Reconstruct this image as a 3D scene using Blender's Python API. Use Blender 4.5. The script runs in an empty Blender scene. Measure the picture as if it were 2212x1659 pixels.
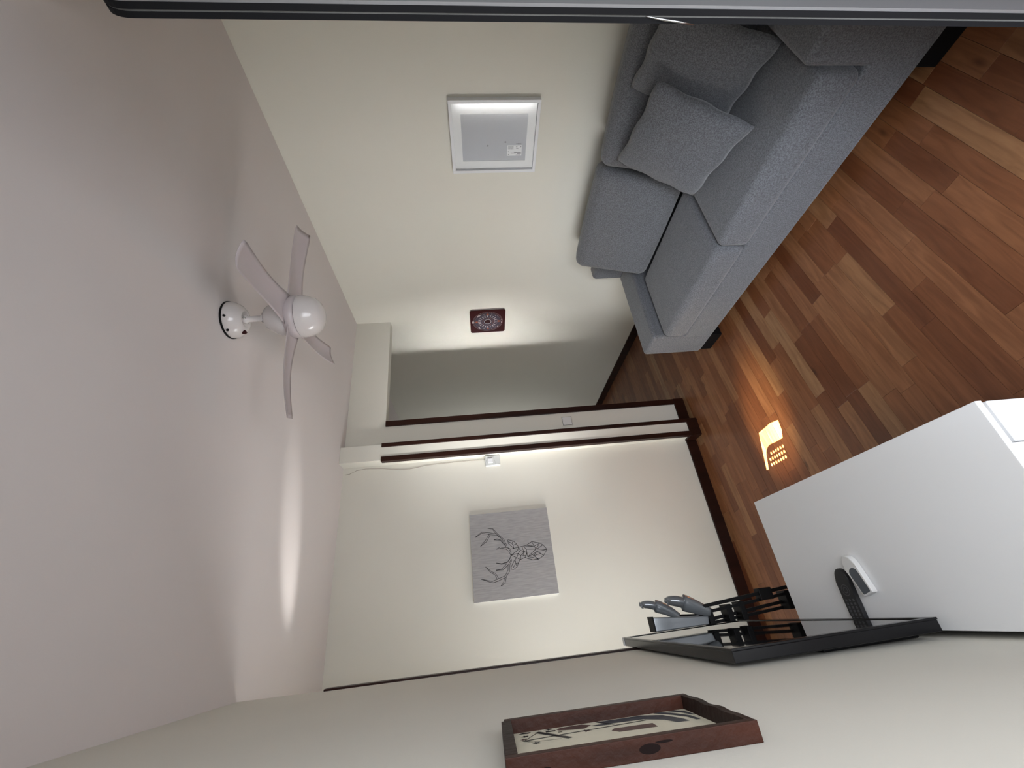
import bpy, bmesh, math, random
from mathutils import Vector, Matrix

random.seed(7)
scene = bpy.context.scene
COL = scene.collection

# ------------------------------------------------------------------ camera
YAW, PITCH, ROLL = math.radians(29.6577), math.radians(-5.2794), math.radians(-4.0388)
CAM = Vector((0, 0, 1.5832))
fw = Vector((math.sin(YAW)*math.cos(PITCH), math.cos(YAW)*math.cos(PITCH), math.sin(PITCH)))
rt = Vector((math.cos(YAW), -math.sin(YAW), 0))
up = rt.cross(fw)
rt2 = rt*math.cos(ROLL) + up*math.sin(ROLL)
up2 = -rt*math.sin(ROLL) + up*math.cos(ROLL)
cd = bpy.data.cameras.new('camera'); cam = bpy.data.objects.new('camera', cd); COL.objects.link(cam)
# the photograph was stored lying on its side: image right = room down
M = Matrix((-up2, rt2, -fw)).transposed().to_4x4(); M.translation = CAM
cam.matrix_world = M
cd.sensor_fit = 'HORIZONTAL'; cd.sensor_width = 36.0; cd.lens = 897.1126/2212*36.0
cd.clip_start = 0.01; cd.clip_end = 60
scene.camera = cam

# ------------------------------------------------------------------ light
w = bpy.data.worlds.new('world'); scene.world = w; w.use_nodes = True
w.node_tree.nodes['Background'].inputs[0].default_value = (0.78, 0.86, 1.0, 1)
w.node_tree.nodes['Background'].inputs[1].default_value = 0.24

def area(name, loc, target, sx, sy, energy, color, spread=180):
    l = bpy.data.lights.new(name, 'AREA'); l.shape = 'RECTANGLE'; l.size = sx; l.size_y = sy
    l.energy = energy; l.color = color; l.spread = math.radians(spread)
    o = bpy.data.objects.new(name, l); COL.objects.link(o); o.location = loc
    d = Vector(target) - Vector(loc)
    o.rotation_euler = d.to_track_quat('-Z', 'Y').to_euler()
    return o
SUN_DIR = Vector((1, -0.12, -0.62)).normalized()
sl = bpy.data.lights.new('sun', 'SUN'); sl.energy = 420.0; sl.color = (1.0, 0.86, 0.50); sl.angle = math.radians(0.06)
so = bpy.data.objects.new('sun', sl); COL.objects.link(so); so.location = (-4, 2.5, 4)
so.rotation_euler = SUN_DIR.to_track_quat('-Z', 'Y').to_euler()
# daylight of the kitchen window (round the corner on the left) and of the balcony doorway behind the camera
area('kitchen_window_light', (-0.95, 2.30, 1.10), (2.24, 1.35, 1.20), 0.72, 0.95, 14.0, (1.0, 1.0, 0.99), 115)
area('kitchen_door_light', (-0.97, 1.60, 1.45), (2.24, 2.88, 1.50), 0.56, 1.1, 10.0, (1.0, 1.0, 0.99), 28)
area('balcony_door_light', (0.20, -0.14, 1.08), (0.60, 1.1, 0.95), 0.66, 1.6, 18.5, (0.92, 0.95, 1.0), 165)
area('sofa_fill_light', (0.05, -0.10, 0.95), (1.42, 1.25, 0.12), 0.35, 1.0, 3.4, (0.80, 0.88, 1.0), 56)  # added fill lamp in the doorway, brightens the sofa front
area('deer_wall_fill_light', (-0.62, 2.25, 0.12), (0.1, 2.7, 0.9), 0.5, 0.5, 4.8, (0.90, 0.96, 1.0))  # added lamp standing in for floor bounce, brightens the lower deer wall
sp = bpy.data.lights.new('ceiling_streak_spot', 'SPOT'); sp.energy = 120.0; sp.color = (1, 0.98, 0.94); sp.spot_size = math.radians(11); sp.spot_blend = 1.0; sp.shadow_soft_size = 0.02  # added spot lamp inside the kitchen, draws the bright streak on the ceiling
spo = bpy.data.objects.new('ceiling_streak_spot', sp); COL.objects.link(spo); spo.location = (-0.90, 2.52, 2.12)
spo.rotation_euler = (Vector((0.42, 2.14, 2.5)) - spo.location).to_track_quat('-Z', 'Y').to_euler()
sg = bpy.data.lights.new('patch_halo_spot', 'SPOT'); sg.energy = 520.0; sg.color = (1, 0.82, 0.50); sg.spot_size = math.radians(13); sg.spot_blend = 1.0; sg.shadow_soft_size = 0.03  # added spot lamp inside the kitchen, makes the warm halo round the sun patch
sgo = bpy.data.objects.new('patch_halo_spot', sg); COL.objects.link(sgo); sgo.location = (-0.90, 2.25, 1.02)
sgo.rotation_euler = (Vector((0.80, 2.00, 0)) - sgo.location).to_track_quat('-Z', 'Y').to_euler()

scene.view_settings.view_transform = 'Standard'
scene.view_settings.look = 'None'
scene.view_settings.exposure = 0.12
scene.view_settings.gamma = 1.0
scene.view_settings.use_curve_mapping = False

# ------------------------------------------------------------------ materials
MATS = {}
def mat(name, col, rough=0.5, metal=0.0, spec=0.5, var=None, bump=None, coat=0.0, emit=None):
    """var=(scale,(sx,sy,sz),amount) colour noise; bump=(scale,strength)"""
    m = bpy.data.materials.new(name); m.use_nodes = True
    nt = m.node_tree; b = nt.nodes['Principled BSDF']
    b.inputs['Base Color'].default_value = (*col, 1); b.inputs['Roughness'].default_value = rough
    b.inputs['Metallic'].default_value = metal; b.inputs['Specular IOR Level'].default_value = spec
    b.inputs['Coat Weight'].default_value = coat; b.inputs['Coat Roughness'].default_value = 0.08
    tc = nt.nodes.new('ShaderNodeTexCoord')
    if var:
        mp = nt.nodes.new('ShaderNodeMapping'); mp.inputs['Scale'].default_value = var[1]
        n = nt.nodes.new('ShaderNodeTexNoise'); n.inputs['Scale'].default_value = var[0]; n.inputs['Detail'].default_value = 5
        r = nt.nodes.new('ShaderNodeValToRGB')
        a = var[2]
        r.color_ramp.elements[0].position = 0.3; r.color_ramp.elements[1].position = 0.7
        r.color_ramp.elements[0].color = (*[c*(1-a) for c in col], 1)
        r.color_ramp.elements[1].color = (*[min(1, c*(1+a)) for c in col], 1)
        nt.links.new(tc.outputs['Object'], mp.inputs[0]); nt.links.new(mp.outputs[0], n.inputs['Vector'])
        nt.links.new(n.outputs['Fac'], r.inputs[0]); nt.links.new(r.outputs[0], b.inputs['Base Color'])
    if bump:
        n2 = nt.nodes.new('ShaderNodeTexNoise'); n2.inputs['Scale'].default_value = bump[0]; n2.inputs['Detail'].default_value = 4
        bp = nt.nodes.new('ShaderNodeBump'); bp.inputs['Strength'].default_value = bump[1]; bp.inputs['Distance'].default_value = 0.01
        nt.links.new(tc.outputs['Object'], n2.inputs['Vector']); nt.links.new(n2.outputs['Fac'], bp.inputs['Height'])
        nt.links.new(bp.outputs[0], b.inputs['Normal'])
    MATS[name] = m
    return m

mat('wall_paint', (0.72, 0.70, 0.63), 0.75, spec=0.25, var=(3, (1, 1, 1), 0.012), bump=(220, 0.03))
mat('ceiling_paint', (0.68, 0.632, 0.62), 0.8, spec=0.2, var=(2, (1, 1, 1), 0.012), bump=(160, 0.03))
mat('dark_wood', (0.020, 0.0055, 0.0032), 0.4, spec=0.25, var=(14, (1, 1, 0.08), 0.45))
mat('white_lacquer', (0.80, 0.81, 0.82), 0.33, spec=0.45)
mat('white_plastic', (0.72, 0.72, 0.71), 0.38)
mat('fan_white', (0.66, 0.62, 0.61), 0.22, coat=0.3)
mat('fan_blade', (0.52, 0.46, 0.47), 0.35)
mat('black_gloss', (0.004, 0.004, 0.005), 0.25, spec=0.3)
mat('black_matt', (0.004, 0.004, 0.0045), 0.55, spec=0.15)
mat('black_rubber', (0.004, 0.004, 0.005), 0.7, spec=0.2)
mat('tv_screen', (0.003, 0.003, 0.004), 0.03, spec=1.0)
MATS['tv_screen'].node_tree.nodes['Principled BSDF'].inputs['IOR'].default_value = 2.1
mat('aluminium', (0.30, 0.30, 0.31), 0.42, metal=0.7)
mat('grey_seal', (0.09, 0.09, 0.085), 0.6)
mat('steel', (0.55, 0.55, 0.55), 0.25, metal=1.0)
mat('glossy_grey', (0.20, 0.215, 0.23), 0.14, metal=0.35, coat=0.6)
mat('red_tile', (0.032, 0.003, 0.0038), 0.45, spec=0.2)
mat('thermostat_case', (0.56, 0.57, 0.56), 0.45, spec=0.3)
mat('shade_grey', (0.16, 0.15, 0.145), 0.7)  # shade colour for the outline of the switch rocker
mat('tile_edge', (0.30, 0.29, 0.28), 0.6)
mat('print_white', (0.75, 0.75, 0.74), 0.5)
mat('print_orange', (0.32, 0.085, 0.03), 0.5)
mat('print_navy', (0.035, 0.030, 0.050), 0.5)
mat('print_grey', (0.20, 0.17, 0.18), 0.5)
mat('print_black', (0.012, 0.011, 0.013), 0.5)
mat('canvas_print', (0.345, 0.335, 0.335), 0.7, var=(30, (4.5, 1, 0.5), 0.13), bump=(500, 0.05))
mat('canvas_edge', (0.80, 0.80, 0.79), 0.7)
mat('line_ink', (0.035, 0.033, 0.035), 0.7)
mat('frame_white', (0.74, 0.75, 0.77), 0.42)
mat('mat_board', (0.84, 0.84, 0.84), 0.7)
mat('backing_grey', (0.50, 0.51, 0.55), 0.6, var=(2.0, (1, 1, 1), 0.06))
mat('sticker', (0.82, 0.82, 0.83), 0.5)
mat('sticker_ink', (0.25, 0.25, 0.27), 0.5)
mat('frame_wood', (0.033, 0.0085, 0.0035), 0.5, spec=0.2, var=(26, (1, 1, 0.16), 0.6), bump=(60, 0.15))
mat('frame_wood_dark', (0.020, 0.0095, 0.007), 0.55, spec=0.2, var=(26, (1, 0.2, 1), 0.4), bump=(60, 0.2))
mat('wood_knot', (0.006, 0.002, 0.0015), 0.6, spec=0.1)
mat('print_cream', (0.66, 0.62, 0.49), 0.6, var=(20, (1, 1, 1), 0.06))
mat('print_brown', (0.10, 0.055, 0.048), 0.6, var=(80, (1, 1, 1), 0.2))
mat('print_slate', (0.055, 0.058, 0.068), 0.6, var=(80, (1, 1, 1), 0.25))
mat('remote_window', (0.075, 0.085, 0.10), 0.3)
mat('remote_black', (0.012, 0.012, 0.014), 0.45)
mat('remote_mark', (0.07, 0.07, 0.075), 0.5)
mat('wire', (0.34, 0.29, 0.25), 0.6)
mat('stone_beige', (0.42, 0.38, 0.34), 0.6)

# sofa cloth: mottled grey weave
m = mat('sofa_cloth', (0.155, 0.158, 0.168), 0.95, spec=0.15)
nt = m.node_tree; b = nt.nodes['Principled BSDF']
tc = nt.nodes['Texture Coordinate']
n1 = nt.nodes.new('ShaderNodeTexNoise'); n1.inputs['Scale'].default_value = 520; n1.inputs['Detail'].default_value = 3
mp1 = nt.nodes.new('ShaderNodeMapping'); mp1.inputs['Scale'].default_value = (1.0, 0.55, 1.0)
n2 = nt.nodes.new('ShaderNodeTexNoise'); n2.inputs['Scale'].default_value = 190; n2.inputs['Detail'].default_value = 6
mx = nt.nodes.new('ShaderNodeMath'); mx.operation = 'ADD'
rp = nt.nodes.new('ShaderNodeValToRGB')
rp.color_ramp.elements[0].position = 0.72; rp.color_ramp.elements[0].color = (0.088, 0.090, 0.097, 1)
rp.color_ramp.elements[1].position = 1.25/1.0 if False else 1.0; rp.color_ramp.elements[1].color = (0.170, 0.174, 0.188, 1)
nt.links.new(tc.outputs['Object'], mp1.inputs[0]); nt.links.new(mp1.outputs[0], n1.inputs['Vector']); nt.links.new(tc.outputs['Object'], n2.inputs['Vector'])
nt.links.new(n1.outputs['Fac'], mx.inputs[0]); nt.links.new(n2.outputs['Fac'], mx.inputs[1])
mul = nt.nodes.new('ShaderNodeMath'); mul.operation = 'MULTIPLY'; mul.inputs[1].default_value = 0.85
nt.links.new(mx.outputs[0], mul.inputs[0]); nt.links.new(mul.outputs[0], rp.inputs[0]); nt.links.new(rp.outputs[0], b.inputs['Base Color'])
bp = nt.nodes.new('ShaderNodeBump'); bp.inputs['Strength'].default_value = 0.15; bp.inputs['Distance'].default_value = 0.003
nt.links.new(mx.outputs[0], bp.inputs['Height'])
n3 = nt.nodes.new('ShaderNodeTexNoise'); n3.inputs['Scale'].default_value = 7; n3.inputs['Detail'].default_value = 2
nt.links.new(tc.outputs['Object'], n3.inputs['Vector'])
bp2 = nt.nodes.new('ShaderNodeBump'); bp2.inputs['Strength'].default_value = 0.35; bp2.inputs['Distance'].default_value = 0.02
nt.links.new(n3.outputs['Fac'], bp2.inputs['Height']); nt.links.new(bp.outputs[0], bp2.inputs['Normal'])
nt.links.new(bp2.outputs[0], b.inputs['Normal'])
b.inputs['Sheen Weight'].default_value = 0.25; b.inputs['Sheen Roughness'].default_value = 0.5

# plank laminate: every strip gets its own tone (Object Info random) plus grain along its length
m = mat('laminate', (0.23, 0.10, 0.045), 0.33, spec=0.45)
nt = m.node_tree; b = nt.nodes['Principled BSDF']; tc = nt.nodes['Texture Coordinate']
oi = nt.nodes.new('ShaderNodeObjectInfo')
rp = nt.nodes.new('ShaderNodeValToRGB'); cr = rp.color_ramp
cr.elements[0].position = 0.0; cr.elements[0].color = (0.118, 0.040, 0.0165, 1)
cr.elements[1].position = 1.0; cr.elements[1].color = (0.255, 0.145, 0.075, 1)
for pos, c in ((0.25, (0.155, 0.058, 0.024)), (0.5, (0.190, 0.076, 0.032)), (0.75, (0.205, 0.089, 0.040)), (0.9, (0.232, 0.113, 0.051))):
    e = cr.elements.new(pos); e.color = (*c, 1)
nt.links.new(oi.outputs['Random'], rp.inputs[0])
off = nt.nodes.new('ShaderNodeVectorMath'); off.operation = 'MULTIPLY_ADD'
cmb = nt.nodes.new('ShaderNodeCombineXYZ'); nt.links.new(oi.outputs['Random'], cmb.inputs[0]); nt.links.new(oi.outputs['Random'], cmb.inputs[1])
off.inputs[1].default_value = (37, 91, 0); nt.links.new(cmb.outputs[0], off.inputs[0]); nt.links.new(tc.outputs['Object'], off.inputs[2])
mp = nt.nodes.new('ShaderNodeMapping'); mp.inputs['Scale'].default_value = (2.2, 20, 1); nt.links.new(off.outputs[0], mp.inputs[0])
g = nt.nodes.new('ShaderNodeTexNoise'); g.inputs['Scale'].default_value = 2.4; g.inputs['Detail'].default_value = 8; g.inputs['Distortion'].default_value = 0.9
nt.links.new(mp.outputs[0], g.inputs['Vector'])
gr = nt.nodes.new('ShaderNodeValToRGB'); gr.color_ramp.elements[0].position = 0.3; gr.color_ramp.elements[1].position = 0.68
gr.color_ramp.elements[0].color = (0.70, 0.62, 0.56, 1); gr.color_ramp.elements[1].color = (1.12, 1.12, 1.12, 1)
nt.links.new(g.outputs['Fac'], gr.inputs[0])
mm = nt.nodes.new('ShaderNodeMix'); mm.data_type = 'RGBA'; mm.blend_type = 'MULTIPLY'; mm.inputs[0].default_value = 1.0
nt.links.new(rp.outputs[0], mm.inputs[6]); nt.links.new(gr.outputs[0], mm.inputs[7])
# rare dark knots
mk = nt.nodes.new('ShaderNodeMapping'); mk.inputs['Scale'].default_value = (3.2, 9, 1); nt.links.new(off.outputs[0], mk.inputs[0])
kn = nt.nodes.new('ShaderNodeTexVoronoi'); kn.inputs['Scale'].default_value = 1.0; nt.links.new(mk.outputs[0], kn.inputs['Vector'])
kr = nt.nodes.new('ShaderNodeValToRGB'); kr.color_ramp.elements[0].position = 0.02; kr.color_ramp.elements[1].position = 0.11
kr.color_ramp.elements[0].color = (0.42, 0.36, 0.33, 1); kr.color_ramp.elements[1].color = (1, 1, 1, 1)
nt.links.new(kn.outputs['Distance'], kr.inputs[0])
mm2 = nt.nodes.new('ShaderNodeMix'); mm2.data_type = 'RGBA'; mm2.blend_type = 'MULTIPLY'; mm2.inputs[0].default_value = 1.0
nt.links.new(mm.outputs[2], mm2.inputs[6]); nt.links.new(kr.outputs[0], mm2.inputs[7])
nt.links.new(mm2.outputs[2], b.inputs['Base Color'])

# picture glass: mostly clear, Fresnel reflection
m = bpy.data.materials.new('picture_glass'); m.use_nodes = True; MATS['picture_glass'] = m
nt = m.node_tree; nt.nodes.clear()
out = nt.nodes.new('ShaderNodeOutputMaterial'); mixs = nt.nodes.new('ShaderNodeMixShader')
fr = nt.nodes.new('ShaderNodeFresnel'); fr.inputs[0].default_value = 1.5
tr = nt.nodes.new('ShaderNodeBsdfTransparent'); gl = nt.nodes.new('ShaderNodeBsdfGlossy'); gl.inputs['Roughness'].default_value = 0.10
nt.links.new(fr.outputs[0], mixs.inputs[0]); nt.links.new(tr.outputs[0], mixs.inputs[1]); nt.links.new(gl.outputs[0], mixs.inputs[2]); nt.links.new(mixs.outputs[0], out.inputs[0])

# ------------------------------------------------------------------ helpers
def V(*a): return Vector(a)
def ploc(parent):
    l = Vector((0, 0, 0))
    while parent is not None:
        l = l + parent.location; parent = parent.parent
    return l
def link(name, bm, material, parent=None, origin=None, smooth=False):
    """world-coordinate bmesh -> one mesh object; origin defaults to the parent's place or the base centre"""
    bmesh.ops.recalc_face_normals(bm, faces=bm.faces)
    if origin is None:
        xs = [v.co for v in bm.verts]
        lo = Vector((min(v.x for v in xs), min(v.y for v in xs), min(v.z for v in xs)))
        hi = Vector((max(v.x for v in xs), max(v.y for v in xs), max(v.z for v in xs)))
        origin = Vector(((lo.x+hi.x)/2, (lo.y+hi.y)/2, lo.z))
    bmesh.ops.translate(bm, verts=bm.verts, vec=-Vector(origin))
    me = bpy.data.meshes.new(name); bm.to_mesh(me); bm.free()
    if material is not None: me.materials.append(MATS[material])
    for p in me.polygons: p.use_smooth = smooth
    o = bpy.data.objects.new(name, me); COL.objects.link(o)
    if parent is not None: o.parent = parent
    o.location = Vector(origin) - ploc(parent)
    return o
def empty(name, loc, label, cat, group=None):
    o = bpy.data.objects.new(name, None); o.empty_display_size = 0.05; COL.objects.link(o); o.location = loc
    return tag(o, label, cat, group)
def tag(o, label, cat, group=None):
    o['label'] = label; o['category'] = cat
    if group: o['group'] = group
    return o
def structure(o, label=None):
    o['kind'] = 'structure'
    if label: o['label'] = label
    return o
def add_box(bm, x0, x1, y0, y1, z0, z1, bevel=0, seg=2):
    vs = [bm.verts.new(c) for c in ((x0,y0,z0),(x1,y0,z0),(x1,y1,z0),(x0,y1,z0),(x0,y0,z1),(x1,y0,z1),(x1,y1,z1),(x0,y1,z1))]
    fs = [bm.faces.new([vs[i] for i in f]) for f in ((0,3,2,1),(4,5,6,7),(0,1,5,4),(1,2,6,5),(2,3,7,6),(3,0,4,7))]
    if bevel:
        es = list({e for f in fs for e in f.edges})
        bmesh.ops.bevel(bm, geom=es, offset=bevel, segments=seg, profile=0.5, affect='EDGES')
    return vs
def box(name, x0, x1, y0, y1, z0, z1, material, parent=None, bevel=0, seg=2, smooth=False, origin=None):
    bm = bmesh.new(); add_box(bm, min(x0,x1), max(x0,x1), min(y0,y1), max(y0,y1), min(z0,z1), max(z0,z1), bevel, seg)
    return link(name, bm, material, parent, origin, smooth)
def add_prism(bm, pts, vec):
    """closed polygon (3D points) extruded by vec"""
    a = [bm.verts.new(p) for p in pts]; b_ = [bm.verts.new(Vector(p)+Vector(vec)) for p in pts]
    n = len(pts); bm.faces.new(a); bm.faces.new(list(reversed(b_)))
    for i in range(n): bm.faces.new((a[i], a[(i+1) % n], b_[(i+1) % n], b_[i]))
def prism(name, pts, vec, material, parent=None, bevel=0, smooth=False):
    bm = bmesh.new(); add_prism(bm, pts, vec)
    if bevel: bmesh.ops.bevel(bm, geom=list(bm.edges), offset=bevel, segments=2, profile=0.5, affect='EDGES')
    return link(name, bm, material, parent, smooth=smooth)
def add_tube(bm, pts, r, n=10, cap=True, flat=1.0):
    pts = [Vector(p) for p in pts]; rings = []
    rr = r if isinstance(r, (list, tuple)) else [r]*len(pts)
    for i, p in enumerate(pts):
        t = (pts[min(i+1, len(pts)-1)] - pts[max(i-1, 0)]).normalized()
        a = t.orthogonal() if abs(t.z) > 0.95 else t.cross(Vector((0, 0, 1)))
        if abs(t.z) > 0.95: a = t.cross(Vector((0, 1, 0)))
        a.normalize(); c = t.cross(a).normalized()
        rings.append([bm.verts.new(p + a*math.cos(2*math.pi*k/n)*rr[i] + c*math.sin(2*math.pi*k/n)*rr[i]*flat) for k in range(n)])
    for i in range(len(rings)-1):
        for k in range(n): bm.faces.new((rings[i][k], rings[i][(k+1) % n], rings[i+1][(k+1) % n], rings[i+1][k]))
    if cap: bm.faces.new(rings[0]); bm.faces.new(list(reversed(rings[-1])))
def tube(name, pts, r, material, parent=None, n=10, flat=1.0, smooth=True):
    bm = bmesh.new(); add_tube(bm, pts, r, n, True, flat); return link(name, bm, material, parent, smooth=smooth)
def lathe(name, prof, cx, cy, material, parent=None, n=40, smooth=True):
    """prof: (radius, z) list"""
    bm = bmesh.new(); rings = []
    for r, z in prof:
        if r < 1e-6: rings.append([bm.verts.new((cx, cy, z))])
        else: rings.append([bm.verts.new((cx+r*math.cos(2*math.pi*k/n), cy+r*math.sin(2*math.pi*k/n), z)) for k in range(n)])
    for a, c in zip(rings, rings[1:]):
        for k in range(n):
            k2 = (k+1) % n
            if len(a) == 1 and len(c) > 1: bm.faces.new((a[0], c[k2], c[k]))
            elif len(c) == 1 and len(a) > 1: bm.faces.new((a[k], a[k2], c[0]))
            elif len(a) > 1: bm.faces.new((a[k], a[k2], c[k2], c[k]))
    return link(name, bm, material, parent, smooth=smooth)
def rbox_bm(sx, sy, sz, r, puff=(0, 0, 0), k=4, mid=8):
    """soft cushion block centred on the origin: half sizes, edge radius, face puff"""
    def coords(s):
        inner = [-(s-r) + 2*(s-r)*i/mid for i in range(mid+1)]
        arc = [r*math.tan(math.radians(45*i/k)) for i in range(1, k+1)]
        return [-(s-r)-a for a in reversed(arc)] + inner + [(s-r)+a for a in arc]
    S = (sx, sy, sz); cs = [coords(s) for s in S]; bm = bmesh.new(); cache = {}
    def vert(p):
        key = tuple(round(c, 5) for c in p)
        if key in cache: return cache[key]
        q = [max(-(S[i]-r), min(S[i]-r, p[i])) for i in range(3)]
        d = Vector([p[i]-q[i] for i in range(3)])
        out = Vector(q) + (d.normalized()*r if d.length > 1e-9 else Vector((0, 0, 0)))
        for i in range(3):
            o1, o2 = [j for j in range(3) if j != i]
            wgt = max(0, 1-(out[o1]/S[o1])**2)*max(0, 1-(out[o2]/S[o2])**2)
            out[i] += puff[i]*wgt*(out[i]/S[i])
        cache[key] = bm.verts.new(out); return cache[key]
    for ax in range(3):
        a1, a2 = [j for j in range(3) if j != ax]
        for sgn in (-1, 1):
            for i in range(len(cs[a1])-1):
                for j in range(len(cs[a2])-1):
                    quad = []
                    for (ii, jj) in ((i, j), (i+1, j), (i+1, j+1), (i, j+1)):
                        p = [0, 0, 0]; p[ax] = sgn*S[ax]; p[a1] = cs[a1][ii]; p[a2] = cs[a2][jj]; quad.append(vert(p))
                    try: bm.faces.new(quad)
                    except ValueError: pass
    return bm
def cushion(name, c, s, r, puff, material, parent, rot=None):
    bm = rbox_bm(s[0]/2, s[1]/2, s[2]/2, r, puff)
    if rot is not None: bmesh.ops.transform(bm, matrix=rot.to_4x4(), verts=bm.verts)
    bmesh.ops.translate(bm, verts=bm.verts, vec=Vector(c))
    return link(name, bm, material, parent, smooth=True)
def add_strip(bm, pts, width, at):
    """flat ribbon along 2D polyline; at(u,v)->3D"""
    for (a, b_) in zip(pts, pts[1:]):
        d = Vector((b_[0]-a[0], b_[1]-a[1]))
        if d.length < 1e-9: continue
        n = Vector((-d.y, d.x)).normalized()*width/2; e = d.normalized()*width*0.3
        q = [(a[0]-e.x+n.x, a[1]-e.y+n.y), (a[0]-e.x-n.x, a[1]-e.y-n.y), (b_[0]+e.x-n.x, b_[1]+e.y-n.y), (b_[0]+e.x+n.x, b_[1]+e.y+n.y)]
        bm.faces.new([bm.verts.new(at(*p)) for p in q])
def add_poly(bm, pts, at):
    bm.faces.new([bm.verts.new(at(*p)) for p in pts])
def circle2(cx, cy, r, n=32, ry=None):
    return [(cx+r*math.cos(2*math.pi*i/n), cy+(ry or r)*math.sin(2*math.pi*i/n)) for i in range(n)]
def add_ring(bm, cx, cy, r0, r1, at, n=48):
    a = [bm.verts.new(at(*p)) for p in circle2(cx, cy, r0, n)]; c = [bm.verts.new(at(*p)) for p in circle2(cx, cy, r1, n)]
    for i in range(n): bm.faces.new((a[i], a[(i+1) % n], c[(i+1) % n], c[i]))

# ================================================================== the room
XR, XL, YB, YA, YP, YL, H = 2.241, -0.1455, 2.7745, 2.762, 2.676, 1.887, 2.5
ZL, XA, XB, XC = 2.229, 1.326, 1.126, 1.012

floor = structure(box('floor', -1.15, XR+0.1, -1.6, 5.4, -0.10, -0.0085, 'black_matt'), 'brown strip laminate floor')
ceiling = structure(box('ceiling', -1.15, XR+0.1, -1.6, 5.4, H, H+0.08, 'ceiling_paint'), 'plain off-white ceiling')
structure(box('wall_right', XR, XR+0.1, -1.6, 5.4, -0.01, H, 'wall_paint'), 'cream wall behind the sofa')
structure(box('wall_left', XL-0.1, XL, -1.6, YL, -0.01, H, 'wall_paint'), 'cream wall behind the television')
structure(box('wall_back', -1.15, XC+0.02, YB, YB+0.1, -0.01, H, 'wall_paint'), 'cream wall with the deer canvas')
# wall with the hall opening: stub beside the pilaster plus the lintel over the opening, one L-shaped piece
bm = bmesh.new()
prof = [(XC+0.02, -0.01), (XA, -0.01), (XA, ZL), (XR, ZL), (XR, H), (XC+0.02, H)]
add_prism(bm, [(x, YA, z) for x, z in prof], (0, 0.082, 0))
structure(link('wall_hall', bm, 'wall_paint'), 'wall stub and lintel round the hall opening')
structure(box('wall_pilaster', XC, XB, YP, YB+0.02, -0.01, H, 'wall_paint', bevel=0.002), 'narrow pilaster beside the hall opening')
structure(box('wall_hall_left', XA-0.1, XA, YA+0.082, 5.4, -0.01, H, 'wall_paint'))
structure(box('wall_hall_end', XA-0.1, XR, 5.3, 5.4, -0.01, H, 'wall_paint'))
structure(box('wall_near', 1.22, XR, 0.27, 0.345, -0.01, H, 'wall_paint'))
structure(box('wall_kitchen_near', -1.15, XL-0.1, 1.05, 1.15, -0.01, H, 'wall_paint'))
# kitchen window wall with its opening (four pieces in one mesh)
bm = bmesh.new()
for y0, y1, z0, z1 in ((1.15, 2.0, -0.01, H), (2.70, YB, -0.01, H), (2.0, 2.70, -0.01, 0.80), (2.0, 2.70, 1.75, H)):
    add_box(bm, -1.15, -1.03, y0, y1, z0, z1)
structure(link('wall_kitchen_window', bm, 'wall_paint'))

# added mask in the unseen kitchen window, its cutouts shape the sun patch
def win(fx, fy):
    return (fy + 0.12*(fx+1.01), 0.62*(fx+1.01))
cu = bpy.data.curves.new('sun_mask_outline', 'CURVE'); cu.dimensions = '2D'; cu.fill_mode = 'BOTH'; cu.extrude = 0.001
def spl(pts):
    s = cu.splines.new('POLY'); s.points.add(len(pts)-1); s.use_cyclic_u = True
    for p_, q in zip(s.points, pts): p_.co = (q[0], q[1], 0, 1)
spl([(1.98, 0.78), (2.72, 0.78), (2.72, 1.77), (1.98, 1.77)])
spl([win(*q) for q in [(0.77, 2.108), (0.778, 1.995), (0.768, 1.929), (0.71, 1.935), (0.675, 1.953), (0.676, 2.012), (0.681, 2.059),
     (0.677, 2.086), (0.66, 2.111), (0.646, 2.121), (0.618, 2.132), (0.570, 2.152), (0.571, 2.171)]])
for x_, ys in ((0.638, [1.977+0.0207*i for i in range(6)]), (0.611, [1.984+0.0204*i for i in range(7)]), (0.584, [1.990+0.0205*i for i in range(7)])):
    for y_ in ys:
        spl([win(*q) for q in circle2(x_, y_, 0.0090, 14, 0.0070)])
co = bpy.data.objects.new('sun_mask_tmp', cu); COL.objects.link(co)
me = bpy.data.meshes.new_from_object(co.evaluated_get(bpy.context.evaluated_depsgraph_get()))
bpy.data.objects.remove(co)
me.name = 'sun_mask'; me.materials.clear(); me.materials.append(MATS['stone_beige'])
sh = bpy.data.objects.new('sun_mask', me); COL.objects.link(sh)
sh.matrix_world = Matrix(((0, 0, 1, -1.01), (1, 0, 0, 0), (0, 1, 0, 0), (0, 0, 0, 1)))
tag(sh, 'beige perforated sheet added in the unseen kitchen window to shape the sun patch', 'shutter')

# ---- baseboards and wooden corner trims
structure(box('baseboard_back', -1.03, XC-0.012, YB-0.013, YB, -0.004, 0.074, 'dark_wood', bevel=0.003))
bm = bmesh.new(); add_box(bm, XC-0.013, XB+0.004, YP-0.013, YP, -0.004, 0.079, 0.002); add_box(bm, XC-0.013, XC, YP, YB, -0.004, 0.077, 0.002)
structure(link('baseboard_pilaster', bm, 'dark_wood'))
structure(box('baseboard_hall', XB, XA+0.012, YA-0.013, YA, -0.004, 0.078, 'dark_wood', bevel=0.003))
structure(box('baseboard_right', XR-0.013, XR, 0.35, 5.3, -0.004, 0.074, 'dark_wood', bevel=0.003))
structure(box('baseboard_left', XL, XL+0.012, 0.3, YL, -0.004, 0.074, 'dark_wood', bevel=0.003))
structure(box('baseboard_hall_end', XA, XR-0.013, 5.287, 5.3, -0.004, 0.074, 'dark_wood'))
structure(box('trim_1', XA-0.033, XA+0.010, YA-0.009, YA+0.04, 0.078, ZL, 'dark_wood', bevel=0.002))
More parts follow.
